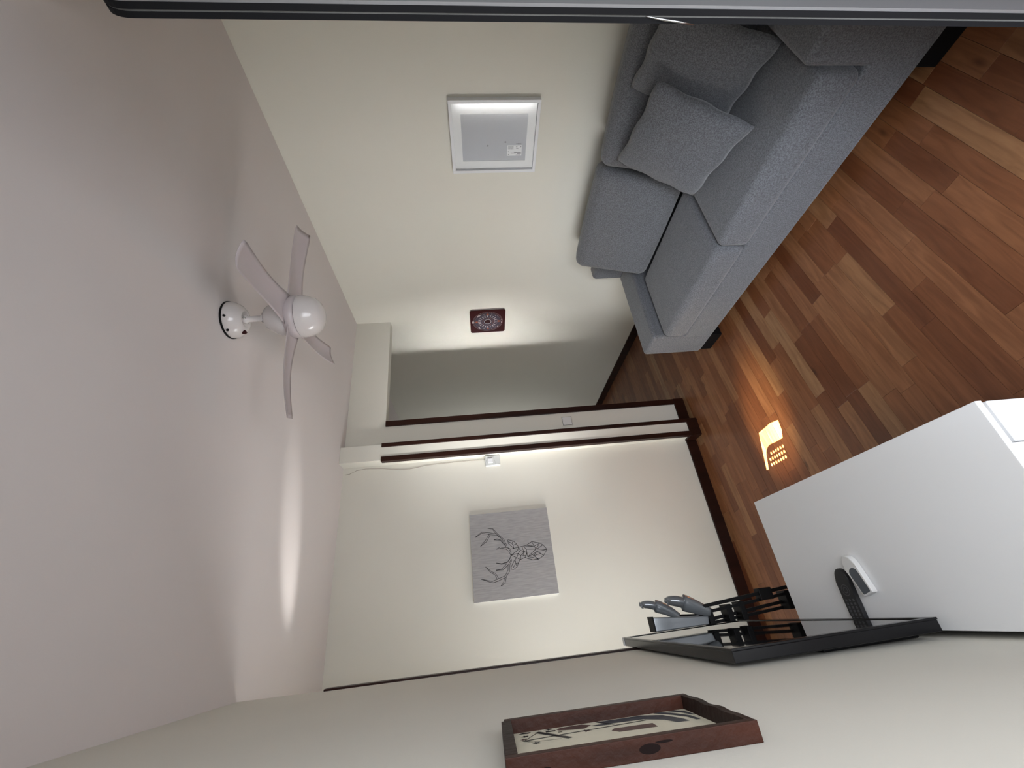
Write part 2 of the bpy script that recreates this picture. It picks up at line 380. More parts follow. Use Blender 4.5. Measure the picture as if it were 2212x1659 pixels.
structure(box('trim_2', XB-0.022, XB+0.005, YP-0.009, YP+0.03, 0.079, ZL, 'dark_wood', bevel=0.002))
structure(box('trim_3', XC-0.009, XC+0.024, YP-0.009, YP+0.03, 0.079, ZL, 'dark_wood', bevel=0.002))
structure(box('trim_4', XL-0.03, XL+0.0065, YL-0.035, YL+0.009, -0.004, 2.19, 'dark_wood', bevel=0.002))

# ---- laminate strips, each a piece of the floor, laid about six degrees off the wall
ANG = math.radians(5.9); ca, sa = math.cos(ANG), math.sin(ANG)
PW, GAP = 0.0665, 0.0007
cache = {}
def strip_mesh(L):
    k = round(L, 3)
    if k not in cache:
        bm = bmesh.new(); add_box(bm, -L/2+GAP/2, L/2-GAP/2, -PW/2+GAP/2, PW/2-GAP/2, -0.0085, 0.0, 0.0004, 1)
        bmesh.ops.recalc_face_normals(bm, faces=bm.faces)
        me = bpy.data.meshes.new('plank'); bm.to_mesh(me); bm.free(); me.materials.append(MATS['laminate']); cache[k] = me
    return cache[k]
def seen(x, y):
    if x < XL+0.02 or x > XR or y < 0.35 or y > 4.75: return False
    if 1.52 < x and 0.35 < y < 2.18: return False          # under the sofa
    if x < 0.22 and y < 1.62: return False                  # under the television stand
    if y > YB and x < XA+0.05: return False
    if x < 0.28 and y < 0.9: return False
    return True
LENS = [0.24, 0.31, 0.38, 0.45, 0.52, 0.60]
near, rest = [], []
rng = random.Random(21)
r0, r1 = int(-1.2/PW), int(5.6/PW)
for r in range(r0, r1):
    v = r*PW
    u = -1.2 - rng.random()*0.5
    while u < 3.1:
        L = rng.choice(LENS); uc = u + L/2; u += L
        x, y = uc*ca - v*sa, uc*sa + v*ca
        if x < -1.45 or x > XR+0.35 or y < -0.9 or y > 5.35: continue
        hit = any(seen((uc+d*L)*ca - v*sa, (uc+d*L)*sa + v*ca) for d in (-0.5, -0.25, 0, 0.25, 0.5))
        (near if hit else rest).append((x, y, L))
near.sort(key=lambda t: math.hypot(t[0]-0.9, t[1]-1.2))
rest += near[300:]; near = near[:300]
for x, y, L in near:
    o = bpy.data.objects.new('plank', strip_mesh(L)); COL.objects.link(o); o.parent = floor
    o.location = Vector((x, y, 0)) - floor.location; o.rotation_euler = (0, 0, ANG)
bm = bmesh.new()
for x, y, L in rest:
    vs = add_box(bm, -L/2+GAP/2, L/2-GAP/2, -PW/2+GAP/2, PW/2-GAP/2, -0.0085, 0.0)
    R = Matrix.Rotation(ANG, 4, 'Z'); R.translation = (x, y, 0)
    bmesh.ops.transform(bm, matrix=R, verts=vs)
o = link('planks_rest', bm, 'laminate', floor); o['kind'] = 'stuff'

# ================================================================== sofa
sofa = empty('sofa', (1.82, 1.32, 0), 'long grey fabric two-seat sofa against the right wall', 'sofa')
SF = 'sofa_cloth'
cushion('base', (1.81, 1.32, 0.16), (0.78, 1.80, 0.18), 0.014, (0, 0, 0), SF, sofa)
cushion('armrest', (1.765, 2.14, 0.262), (0.69, 0.20, 0.385), 0.022, (0.003, 0.004, 0.004), SF, sofa)
cushion('armrest', (1.765, 0.50, 0.271), (0.69, 0.20, 0.40), 0.022, (0.003, 0.004, 0.004), SF, sofa)
cushion('backrest', (2.158, 1.32, 0.37), (0.115, 1.84, 0.58), 0.03, (0, 0, 0), SF, sofa)
cushion('seat_cushion', (1.655, 0.967, 0.326), (0.50, 0.722, 0.152), 0.034, (0.006, 0, 0.012), SF, sofa)
cushion('seat_cushion', (1.655, 1.685, 0.323), (0.50, 0.704, 0.148), 0.034, (0.006, 0, 0.012), SF, sofa)
tilt = Matrix.Rotation(math.radians(14.5), 3, 'Y')
cushion('back_cushion', (1.990, 0.945, 0.615), (0.175, 0.665, 0.47), 0.05, (0.018, 0, 0.006), SF, sofa, tilt)
cushion('back_cushion', (2.010, 1.655, 0.612), (0.155, 0.69, 0.47), 0.055, (0.018, 0, 0.006), SF, sofa, tilt)
for y0, y1 in ((0.43, 0.60), (2.055, 2.215)):
    for x0 in (1.425, 2.12):
        box('foot', x0, x0+0.07, y0, y1, 0.0, 0.072, 'black_matt', sofa, bevel=0.003)

def pillow(name, c, uax, vax, wid, hei, thick, label):
    u = Vector(uax).normalized(); v = Vector(vax); v = (v - u*v.dot(u)).normalized(); n_ = u.cross(v)
    bm = bmesh.new(); N = 26; rows = {}
    for sgn in (-1, 1):
        for i in range(N+1):
            for j in range(N+1):
                a, c_ = -1+2*i/N, -1+2*j/N
                edge = i in (0, N) or j in (0, N)
                if edge and sgn == 1: rows[(1, i, j)] = rows[(-1, i, j)]; continue
                x = wid/2*a*(1-0.035*(1-c_*c_)*a*a); y = hei/2*c_*(1-0.035*(1-a*a)*c_*c_)
                t = thick/2*(max(0, (1-abs(a)**2.6)*(1-abs(c_)**2.6)))**0.55
                t *= 1 + 0.05*math.sin(5*a+1.3*c_) + 0.05*math.sin(4*c_-2*a)
                x += 0.004*math.sin(9*c_+a*2)*abs(a); y += 0.004*math.sin(8*a+c_)*abs(c_)
                rows[(sgn, i, j)] = bm.verts.new(Vector(c) + u*x + v*y + n_*(sgn*t))
        for i in range(N):
            for j in range(N):
                f = [rows[(sgn, i, j)], rows[(sgn, i+1, j)], rows[(sgn, i+1, j+1)], rows[(sgn, i, j+1)]]
                bm.faces.new(f if sgn == 1 else list(reversed(f)))
    o = link(name, bm, SF, smooth=True)
    return tag(o, label, 'pillow', 'loose pillows on the sofa')
pillow('throw_pillow', (1.728, 1.022, 0.618), (0.14, 0.40, 0.02), (0.17, -0.10, 0.37), 0.44, 0.42, 0.13,
       'grey throw pillow in front, leaning across the middle of the sofa')
pillow('throw_pillow', (1.784, 0.748, 0.628), (-0.36, -0.93, 0.0), (0.16, -0.05, 0.376), 0.37, 0.43, 0.12,
       'grey throw pillow tucked in the corner behind the other pillow')

# ================================================================== television stand, television, remotes
stand = empty('tv_stand', (0.09, 1.196, 0), 'low white lacquered television cabinet against the left wall', 'cabinet')
WL = 'white_lacquer'
box('top', -0.131, 0.307, 0.757, 1.635, 0.484, 0.500, WL, stand, bevel=0.0015)
box('body', -0.131, 0.300, 0.785, 1.630, 0.03, 0.484, WL, stand)
box('plinth', -0.120, 0.285, 0.80, 1.60, 0.0, 0.03, WL, stand)
prism('door', [(0.212, 0.760, 0.04), (0.307, 0.760, 0.04), (0.307, 0.760, 0.468), (0.212, 0.760, 0.468)], (0, 0.022, 0), WL, stand, bevel=0.003)
box('fixed_panel', -0.131, 0.209, 0.7585, 0.785, 0.04, 0.4835, WL, stand, bevel=0.001)

tv = empty('television', (-0.12, 1.54, 0.50), 'flat black television standing on the white cabinet', 'television')
def tvbox(name, x0, x1, y0, y1, z0, z1, m_, parent, bevel=0.0):
    bm = bmesh.new(); add_box(bm, x0, x1, y0, y1, z0, z1, bevel)
    for v_ in bm.verts: v_.co.x -= (v_.co.z-0.52)*0.0155          # leans back a little
    return link(name, bm, m_, parent)
tvbox('housing', -0.1295, -0.1045, 1.095, 1.990, 0.521, 1.044, 'black_gloss', tv, 0.002)
tvbox('screen', -0.1045, -0.1020, 1.113, 1.972, 0.541, 1.031, 'tv_screen', tv)
for nm, a in (('bezel', (1.094, 1.991, 0.520, 0.541)), ('bezel', (1.094, 1.991, 1.031, 1.045)), ('bezel', (1.094, 1.113, 0.541, 1.031)), ('bezel', (1.972, 1.991, 0.541, 1.031))):
    tvbox(nm, -0.1050, -0.1000, *a, 'black_gloss', tv, 0.0008)
tvbox('rear_cover', -0.1405, -0.1295, 1.14, 1.94, 0.545, 0.80, 'black_matt', tv, 0.003)
tvbox('corner_cap', -0.1290, -0.1000, 1.972, 1.992, 1.030, 1.0465, 'aluminium', tv, 0.001)
for y0 in (1.20, 1.80):
    box('foot', -0.128, -0.106, y0, y0+0.05, 0.5, 0.521, 'black_gloss', tv, bevel=0.002)

def remote_outline(L, w, flat_end):
    pts = []
    for i in range(13):
        t = math.pi*i/12 - math.pi/2
        pts.append((L/2 - w/2*1.5 + math.cos(t)*w/2*1.5, math.sin(t)*w/2))
    if flat_end:
        pts += [(-L/2+0.003, w/2*0.86), (-L/2, w/2*0.78), (-L/2, -w/2*0.78), (-L/2+0.003, -w/2*0.86)]
    else:
        for i in range(13):
            t = math.pi*i/12 + math.pi/2
            pts.append((-L/2 + w/2*1.2 + math.cos(t)*w/2*1.2, math.sin(t)*w/2))
    return pts
def remote(name, c, ang, L, w, th, m_, label, flat_end):
    t = empty(name, (c[0], c[1], 0.5), label, 'remote control'); t.rotation_euler = (0, 0, ang)
    bm = bmesh.new(); add_prism(bm, [(x, y, 0.001) for x, y in remote_outline(L, w, flat_end)], (0, 0, th-0.001))
    top = [e for e in bm.edges if all(v_.co.z > th-1e-5 for v_ in e.verts)]
    bmesh.ops.bevel(bm, geom=top, offset=0.003, segments=2, profile=0.5, affect='EDGES')
    bmesh.ops.recalc_face_normals(bm, faces=bm.faces)
    me = bpy.data.meshes.new('shell'); bm.to_mesh(me); bm.free(); me.materials.append(MATS[m_])
    o = bpy.data.objects.new('shell', me); COL.objects.link(o); o.parent = t
    return t
def local_mesh(name, bm, m_, parent):
    bmesh.ops.recalc_face_normals(bm, faces=bm.faces)
    me = bpy.data.meshes.new(name); bm.to_mesh(me); bm.free(); me.materials.append(MATS[m_])
    o = bpy.data.objects.new(name, me); COL.objects.link(o); o.parent = parent; return o
rb = remote('remote_control', (-0.045, 1.347, 0.5), math.radians(-1), 0.155, 0.050, 0.014, 'remote_black', 'black television remote lying half under the screen', False)
bm = bmesh.new(); add_ring(bm, 0.018, 0, 0.0135, 0.0155, lambda a, b_: (a, b_, 0.0146), 28); add_ring(bm, 0.018, 0, 0.0065, 0.0085, lambda a, b_: (a, b_, 0.0146), 20)
local_mesh('dial', bm, 'remote_mark', rb)
bm = bmesh.new()
for i in range(7):
    for j in range(3):
        x_ = -0.066 + i*0.0095
        add_prism(bm, [(x_+dx, -0.014+j*0.014+dy, 0.0142) for dx, dy in ((-.003, -.003), (.003, -.003), (.003, .003), (-.003, .003))], (0, 0, 0.0008))
local_mesh('buttons', bm, 'remote_mark', rb)['kind'] = 'stuff'
rw = remote('remote_control', (0.010, 1.282, 0.5), math.radians(16), 0.110, 0.046, 0.017, 'white_plastic', 'small white remote beside the black one on the cabinet', True)
bm = bmesh.new()
pts = [(0.012+0.014*math.cos(t_), 0.016*math.sin(t_)) for t_ in [math.pi/2 - math.pi*i/10 for i in range(11)]] + [(-0.040, -0.015), (-0.043, -0.012), (-0.043, 0.012), (-0.040, 0.015)]
add_prism(bm, [(x_-0.008, y_, 0.0165) for x_, y_ in pts], (0, 0, 0.0009)); local_mesh('display', bm, 'remote_window', rw)

# ================================================================== folded rack behind the television
rk = empty('folded_rack', (-0.03, 1.80, 0), 'black folded metal rack with two glossy grey grips behind the television', 'rack')
def bar(name, a, b_, wx, wy, m_='black_matt'):
    a, b_ = Vector(a), Vector(b_); bm = bmesh.new()
    vs = add_box(bm, -wx/2, wx/2, -wy/2, wy/2, 0, 1, 0)
    for v_ in bm.verts:
        t = v_.co.z; p_ = a.lerp(b_, t); v_.co = Vector((p_.x+v_.co.x, p_.y+v_.co.y, p_.z))
    return link(name, bm, m_, rk)
bar('leg', (0.034, 1.795, 0), (-0.031, 1.795, 0.770), 0.012, 0.016)
bar('leg', (0.013, 1.805, 0), (-0.053, 1.805, 0.770), 0.010, 0.016)
bar('leg', (-0.012, 1.845, 0), (-0.080, 1.845, 0.745), 0.011, 0.016)
bar('leg', (-0.040, 1.85, 0), (-0.0925, 1.85, 0.740), 0.010, 0.016)
for z_ in (0.02, 0.40, 0.60, 0.655, 0.735):
    x_ = -0.003 - 0.0885*z_ if z_ > 0.1 else -0.003
    box('cross_bar', max(x_-0.038, -0.093), x_+0.040-0.012, 1.797, 1.853, z_-0.011, z_+0.011, 'black_matt', rk, bevel=0.002)
box('clamp', -0.034, 0.008, 1.780, 1.815, 0.470, 0.525, 'black_matt', rk, bevel=0.003)
prism('console', [(-0.046, 1.800, 0.963), (-0.0955, 1.800, 0.966), (-0.0925, 1.800, 0.750), (-0.064, 1.800, 0.744)], (0, 0.055, 0), 'glossy_grey', rk, bevel=0.004)
box('console_edge', -0.0955, -0.044, 1.798, 1.857, 0.962, 0.967, 'black_matt', rk, bevel=0.001)
def grip(pts, rad):
    P = [Vector(p_) for p_ in pts]; P = [2*P[0]-P[1]] + P + [2*P[-1]-P[-2]]; rr = [rad[0]] + list(rad) + [rad[-1]]
    op, orad = [], []
    for i in range(1, len(P)-2):
        for k in range(6):
            t = k/6; a0, a1, a2, a3 = P[i-1:i+3]
            op.append(0.5*((2*a1)+(a2-a0)*t+(2*a0-5*a1+4*a2-a3)*t*t+(3*a1-a0-3*a2+a3)*t*t*t)); orad.append(rr[i]*(1-t)+rr[i+1]*t)
    op.append(P[-2]); orad.append(rr[-2]); pts, rad = op, orad
    tube('grip', pts, rad, 'glossy_grey', rk, n=16, flat=1.5)
grip([(-0.004, 1.83, 0.993), (0.000, 1.83, 0.978), (-0.004, 1.83, 0.950), (-0.016, 1.83, 0.915), (-0.034, 1.83, 0.880), (-0.055, 1.83, 0.850)], [0.005, 0.013, 0.0155, 0.0150, 0.012, 0.009])
grip([(0.000, 1.80, 0.900), (0.003, 1.80, 0.885), (-0.002, 1.80, 0.855), (-0.014, 1.80, 0.818), (-0.034, 1.80, 0.775), (-0.052, 1.80, 0.735)], [0.006, 0.016, 0.020, 0.020, 0.016, 0.011])
tube('grip_bar', [(-0.055, 1.83, 0.855), (-0.06, 1.815, 0.79), (-0.052, 1.80, 0.735)], 0.008, 'black_gloss', rk)

# ================================================================== ceiling fan
FX, FY = 1.119, 1.314
fan = empty('ceiling_fan', (FX, FY, 2.15), 'white four-blade ceiling fan hanging from the ceiling', 'fan')
FW = 'fan_white'
lathe('ceiling_ring', [(0, 2.4995), (0.0725, 2.4995), (0.0725, 2.493), (0, 2.493)], FX, FY, 'black_matt', fan)
lathe('canopy', [(0.070, 2.4935), (0.0705, 2.485), (0.067, 2.472), (0.058, 2.457), (0.045, 2.446), (0.034, 2.4415), (0.029, 2.4425), (0.024, 2.447), (0, 2.447)], FX, FY, FW, fan)
lathe('rod', [(0, 2.452), (0.017, 2.452), (0.017, 2.436), (0.0115, 2.432), (0.0115, 2.386), (0.018, 2.380), (0.018, 2.360), (0, 2.360)], FX, FY, FW, fan, n=20)
lathe('motor_housing', [(0, 2.368), (0.030, 2.368), (0.042, 2.360), (0.055, 2.340), (0.070, 2.312), (0.076, 2.290), (0.074, 2.275), (0, 2.275)], FX, FY, FW, fan)
lathe('blade_hub', [(0, 2.288), (0.060, 2.288), (0.080, 2.276), (0.0835, 2.255), (0.0815, 2.2365), (0, 2.2365)], FX, FY, 'fan_blade', fan)
lathe('seam', [(0, 2.238), (0.0785, 2.238), (0.0785, 2.2335), (0, 2.2335)], FX, FY, 'black_matt', fan)
lathe('bowl', [(0.0815, 2.2345), (0.082, 2.222), (0.078, 2.200), (0.068, 2.177), (0.052, 2.160), (0.030, 2.150), (0.012, 2.1475), (0, 2.147)], FX, FY, FW, fan)
for a in (200, 245):
    t = math.radians(a); c = Vector((FX+0.068*math.cos(t), FY+0.068*math.sin(t), 2.482))
    tube('screw', [c, c+Vector((0.006*math.cos(t), 0.006*math.sin(t), 0))], 0.0045, 'black_matt', fan, n=10)
for a, z_ in ((200, 2.372), (290, 2.372), (250, 2.438)):
    t = math.radians(a); c = Vector((FX+0.014*math.cos(t), FY+0.014*math.sin(t), z_))
    tube('bolt', [c, c+Vector((0.010*math.cos(t), 0.010*math.sin(t), 0))], 0.004, 'steel', fan, n=8)
t = math.radians(128)
c = Vector((FX-0.045, FY+0.020, 2.448))
tube('knob', [c+Vector((0, 0, 0.008)), c, c+Vector((-0.004, 0.002, -0.006))], [0.007, 0.0085, 0.006], 'red_tile', fan, n=12)
def blade(theta):
    bm = bmesh.new(); d = Vector((math.cos(theta), math.sin(theta), 0)); s = Vector((-math.sin(theta), math.cos(theta), 0))
    N = 18; K = 8; grid = {}
    for i in range(N+1):
        t = i/N; r = 0.062 + t*0.345
        chord = 0.122 - 0.036*math.sin(min(1, t*2.0)*math.pi/2) + 0.012*t
        if t > 0.93: chord *= 1-0.12*((t-0.93)/0.07)**2
        pitch = math.radians(5 + 8*t); sweep = 0.010*math.sin(t*math.pi*0.9)
        zc = 2.262 + 0.012*math.sin(t*math.pi) - 0.012*t
        for j in range(K+1):
            q = -0.5 + j/K; camber = 0.010*(1-4*q*q)
            for sg in (0, 1):
                th_ = (0.0045*(1-0.55*t))*(1-(2*q)**4*0.8)
                p_ = Vector((FX, FY, zc)) + d*(r + 0.012*q*t) + s*(q*chord*math.cos(pitch) + sweep) + Vector((0, 0, -q*chord*math.sin(pitch) + camber - (th_ if sg else -th_*0.2)))
                grid[(i, j, sg)] = bm.verts.new(p_)
    for i in range(N):
        for j in range(K):
            bm.faces.new([grid[(i, j, 0)], grid[(i+1, j, 0)], grid[(i+1, j+1, 0)], grid[(i, j+1, 0)]])
            bm.faces.new([grid[(i, j+1, 1)], grid[(i+1, j+1, 1)], grid[(i+1, j, 1)], grid[(i, j, 1)]])
        for j in (0, K): bm.faces.new([grid[(i, j, 0)], grid[(i, j, 1)], grid[(i+1, j, 1)], grid[(i+1, j, 0)]])
    for i in (0, N):
        for j in range(K): bm.faces.new([grid[(i, j, 0)], grid[(i, j+1, 0)], grid[(i, j+1, 1)], grid[(i, j, 1)]])
    return link('blade', bm, 'fan_blade', fan, smooth=True)
for a in (78, -12, -102, 168): blade(math.radians(a))

# ================================================================== white framed blank picture on the right wall
pf = empty('picture_frame', (XR-0.01, 1.257, 1.145), 'white picture frame with blank grey insert and store sticker above the sofa', 'picture frame')
Y0, Y1, Z0, Z1 = 1.068, 1.447, 1.150, 1.613; FB, FD = 0.0155, 0.030
X0 = XR-0.002-FD; X1 = XR-0.002
box('frame_bar', X0, X1, Y0, Y0+FB, Z0, Z1, 'frame_white', pf, bevel=0.001)
box('frame_bar', X0, X1, Y1-FB, Y1, Z0, Z1, 'frame_white', pf, bevel=0.001)
box('frame_bar', X0, X1, Y0+FB, Y1-FB, Z0, Z0+FB, 'frame_white', pf, bevel=0.001)
box('frame_bar', X0, X1, Y0+FB, Y1-FB, Z1-FB, Z1, 'frame_white', pf, bevel=0.001)
bm = bmesh.new()
iy0, iy1, iz0, iz1 = 1.140, 1.386, 1.209, 1.554
xm = X0+0.016
for a in ((Y0+FB, iy0, Z0+FB, Z1-FB), (iy1, Y1-FB, Z0+FB, Z1-FB), (iy0, iy1, Z0+FB, iz0), (iy0, iy1, iz1, Z1-FB)):
    add_box(bm, xm, xm+0.003, *a)
link('mat_board', bm, 'mat_board', pf)
box('insert', xm+0.002, xm+0.0045, iy0-0.01, iy1+0.01, iz0-0.01, iz1+0.01, 'backing_grey', pf)
st = box('sticker', xm+0.0014, xm+0.0022, 1.302, 1.360, 1.231, 1.311, 'sticker', pf)
bm = bmesh.new()
at = lambda y_, z_: (xm+0.0010, y_, z_)
for i in range(9):
    z_ = 1.306-0.0034*i; add_poly(bm, [(1.306, z_), (1.323, z_), (1.323, z_-0.0016), (1.306, z_-0.0016)], at)
for y_, z0_, z1_ in ((1.334, 1.306, 1.300), (1.343, 1.290, 1.262), (1.350, 1.305, 1.299), (1.340, 1.272, 1.234), (1.347, 1.256, 1.234), (1.308, 1.262, 1.256), (1.308, 1.240, 1.234), (1.316, 1.262, 1.250), (1.354, 1.262, 1.236)):
    add_poly(bm, [(y_, z0_), (y_+0.004, z0_), (y_+0.004, z1_), (y_, z1_)], at)
link('sticker_print', bm, 'sticker_ink', st)['kind'] = 'stuff'
bm = bmesh.new()
at = lambda y_, z_: (xm+0.0014, y_, z_)
for y_, z_ in ((1.302, 1.417), (1.284, 1.322)): add_poly(bm, circle2(y_, z_, 0.005, 12), at)
for i in range(7): add_poly(bm, circle2(1.294, 1.262-0.0042*i, 0.0024 if i != 3 else 0.004, 8), at)
link('print_marks', bm, 'sticker_ink', pf)['kind'] = 'stuff'
bm = bmesh.new(); add_ring(bm, 1.132, 1.432, 0.003, 0.0045, lambda y_, z_: (xm-0.0004, y_, z_), 16); link('ring_mark', bm, 'sticker_ink', pf)
box('glass', X0+0.0115, X0+0.0135, Y0+FB, Y1-FB, Z0+FB, Z1-FB, 'picture_glass', pf)

# ================================================================== dark red mandala plaque on the right wall
tl = empty('wall_plaque', (XR-0.01, 2.80, 1.276), 'dark red square plaque with circular calendar pattern by the hall', 'plaque')
TC = (2.798, 1.426); TS = 0.148
bm = bmesh.new()
pts = []
for cx, cz, a0 in ((1, 1, 0), (-1, 1, 90), (-1, -1, 180), (1, -1, 270)):
    for i in range(5):
        t = math.radians(a0+22.5*i); pts.append((TC[0]+cx*(TS-0.018)+0.018*math.cos(t), TC[1]+cz*(TS-0.018)+0.018*math.sin(t)))
add_prism(bm, [(XR-0.022, *p_) for p_ in pts], (0.004, 0, 0)); link('plate', bm, 'red_tile', tl)
bm = bmesh.new(); add_prism(bm, [(XR-0.018, TC[0]+(p_[0]-TC[0])*0.965, TC[1]+(p_[1]-TC[1])*0.965) for p_ in pts], (0.0165, 0, 0)); link('backing', bm, 'tile_edge', tl)
def plq(name, m_, dx, fn):
    bm = bmesh.new(); fn(bm, lambda y_, z_: (XR-0.022-dx, TC[0]+y_, TC[1]+z_)); o_ = link(name, bm, m_, tl)
    if name in ('glyphs', 'rings', 'spots'): o_['kind'] = 'stuff'
def f1(bm, at):
    add_ring(bm, 0, 0, 0.030, 0.112, at)
plq('disc', 'print_navy', 0.0004, f1)
def f2(bm, at):
    for r0_, r1_ in ((0.125, 0.127), (0.117, 0.1185), (0.080, 0.0825), (0.058, 0.0605), (0.109, 0.1098)): add_ring(bm, 0, 0, r0_, r1_, at)
    for i in range(48):
        t = 2*math.pi*i/48; add_strip(bm, [(0.1185*math.cos(t), 0.1185*math.sin(t)), (0.125*math.cos(t), 0.125*math.sin(t))], 0.0018, at)
plq('rings', 'print_grey', 0.0008, f2)
def f3(bm, at):
    add_ring(bm, 0, 0, 0.0265, 0.0295, at)
    for i in range(20):
        t = 2*math.pi*i/20; add_strip(bm, [(0.0605*math.cos(t), 0.0605*math.sin(t)), (0.080*math.cos(t), 0.080*math.sin(t))], 0.004, at)
    for a, r_, s_ in ((40, .112, .007), (46, .104, .006), (135, .112, .006), (140, .105, .007), (128, .108, .004), (-40, .100, .004), (-52, .108, .005), (-128, .108, .004), (-140, .100, .004), (-100, .118, .004), (-80, .119, .005), (-88, .116, .004), (20, .098, .004), (160, .098, .004), (-20, .102, .003), (-160, .1, .003)):
        t = math.radians(a); c = (r_*math.cos(t), r_*math.sin(t)); dv = (-math.sin(t)*s_, math.cos(t)*s_)
        add_strip(bm, [(c[0]-dv[0], c[1]-dv[1]), (c[0]+dv[0], c[1]+dv[1])], s_*0.8, at)
    q = [(-0.009, 0.117), (0.009, 0.117), (0.009, 0.131), (-0.009, 0.131), (-0.009, 0.117)]
    add_strip(bm, q, 0.003, at)
plq('glyphs', 'print_white', 0.0011, f3)
for a in (0, 90, 180, 270):
    def f4(bm, at, t=math.radians(a)):
        c = (0.094*math.cos(t), 0.094*math.sin(t))
        pts_ = []
        for k in range(16):
            r_ = 0.016 if k % 2 == 0 else 0.007; s_ = 2*math.pi*k/16
            pts_.append((c[0]+r_*math.cos(s_), c[1]+r_*math.sin(s_)))
        add_poly(bm, pts_, at)
    plq('flower', 'print_orange', 0.0011, f4)
def f5(bm, at):
    for i in range(16):
        t = 2*math.pi*(i+0.5)/16
        add_strip(bm, [(0.040*math.cos(t), 0.040*math.sin(t)), (0.050*math.cos(t), 0.050*math.sin(t))], 0.003, at)
plq('spots', 'print_orange', 0.0011, f5)


# ================================================================== deer canvas
cv = empty('wall_canvas', (0.366, YB-0.01, 1.163), 'square grey canvas print of a line-drawn stag head', 'wall art')
CY = YB-0.020
box('panel', 0.113, 0.6195, CY+0.0006, YB-0.0005, 1.1635, 1.670, 'canvas_edge', cv, bevel=0.0015)
box('print_face', 0.1135, 0.619, CY, CY+0.0008, 1.164, 1.6695, 'canvas_print', cv)
DEER = [[(161,141),(158,111),(123,84),(84,46),(41,29)],[(160,141),(153,113),(126,95),(87,57),(47,38),(36,37)],[(113,224),(140,181),(131,129),(121,88)],[(112,222),(134,179),(121,134),(111,85),(92,63)],[(56,194),(89,160),(118,139),(121,130)],[(56,193),(80,154),(119,128)],[(87,107),(90,87),(79,60),(47,45)],[(86,108),(80,69),(56,49),(47,38)],[(30,96),(41,73),(35,46),(32,26),(5,8),(-14,10),(-32,19),(-49,34),(-56,71),(-49,103)],[(30,96),(33,64),(25,38),(8,19),(-14,12)],[(-50,104),(-60,73),(-53,37),(-32,17)],[(75,24),(77,17),(67,-14),(48,-31),(28,-42)],[(75,24),(53,17),(24,-12),(28,-42)],[(66,18),(55,-2),(42,-9),(48,-31)],[(55,-2),(67,-14)],[(42,-9),(24,-12)],[(28,-42),(30,-63),(34,-91),(52,-128),(40,-175),(27,-196),(-3,-218),(-36,-191),(-54,-159),(-54,-121),(-43,-90),(-35,-76),(-45,-45),(-50,-38)],[(34,-91),(24,-140),(52,-128)],[(24,-140),(38,-177)],[(27,-74),(24,-140),(6,-149),(38,-177)],[(12,-88),(6,-149),(-33,-92),(-23,-123),(-9,-152),(-3,-217)],[(-23,-123),(-32,-130),(-9,-152)],[(-9,-152),(-22,-175),(-36,-191)],[(-22,-175),(-32,-130),(-54,-159)],[(25,-194),(6,-156),(-3,-217)],[(-33,-92),(-42,-127),(-54,-159)],[(-14,10),(9,-33),(28,-42)],[(-14,10),(-8,-36),(8,-51)],[(-14,10),(-32,-24),(-45,-45)],[(-8,-36),(-32,-24)],[(-8,-36),(-22,-50),(-45,-45)],[(-22,-50),(-3,-75),(8,-51),(28,-42)],[(8,-51),(1,-71),(-9,-90),(-25,-84),(-23,-63),(-3,-75)],[(30,-63),(1,-71)],[(-9,-90),(-35,-76)],[(12,-88),(-9,-90)],[(27,-74),(12,-88),(-33,-92)],[(32,26),(22,9),(24,-12)],[(22,9),(5,8)],[(-32,-24),(-43,-9)],[(-37,10),(-68,34),(-96,37),(-126,57),(-138,98),(-148,138),(-130,203)],[(-45,9),(-69,23),(-105,29),(-135,54),(-151,104),(-157,133),(-148,160),(-130,202)],[(-89,109),(-87,76),(-59,40)],[(-91,109),(-92,67),(-68,34)],[(-65,171),(-94,138),(-108,113),(-138,98)],[(-66,171),(-99,143),(-114,118),(-141,107)],[(-179,89),(-161,70),(-138,63)],[(-179,87),(-168,62),(-135,52)],[(-43,-9),(-82,17),(-94,16),(-96,1),(-83,-20),(-50,-38)],[(-48,-13),(-64,-14),(-87,5)],[(-64,-14),(-62,-30)],[(-64,-14),(-83,-20)]]
bm = bmesh.new()
for l in DEER:
    add_strip(bm, [(a/1000+0.366, b_/1000+1.417) for a, b_ in l], 0.0027, lambda x_, z_: (x_, CY-0.0005, z_))
link('stag_drawing', bm, 'line_ink', cv)

# ================================================================== wooden frame on the left wall
wf = empty('wooden_frame', (XL+0.01, 0.68, 1.290), 'rough dark wooden box frame with a drawing on the left wall', 'picture frame')
XF = -0.1254; YN, YF_, ZB, ZT = 0.580, 0.786, 1.293, 1.5775
box('frame_bar', XL+0.0003, XF, YN, YN+0.012, ZB, ZT, 'frame_wood', wf, bevel=0.0006)
box('frame_bar', XL+0.0003, XF, YF_-0.014, YF_, ZB, ZT-0.004, 'frame_wood', wf, bevel=0.0006)
box('frame_bar', XL+0.0003, XF, YN+0.012, YF_-0.014, ZT-0.014, ZT, 'frame_wood_dark', wf, bevel=0.0006)
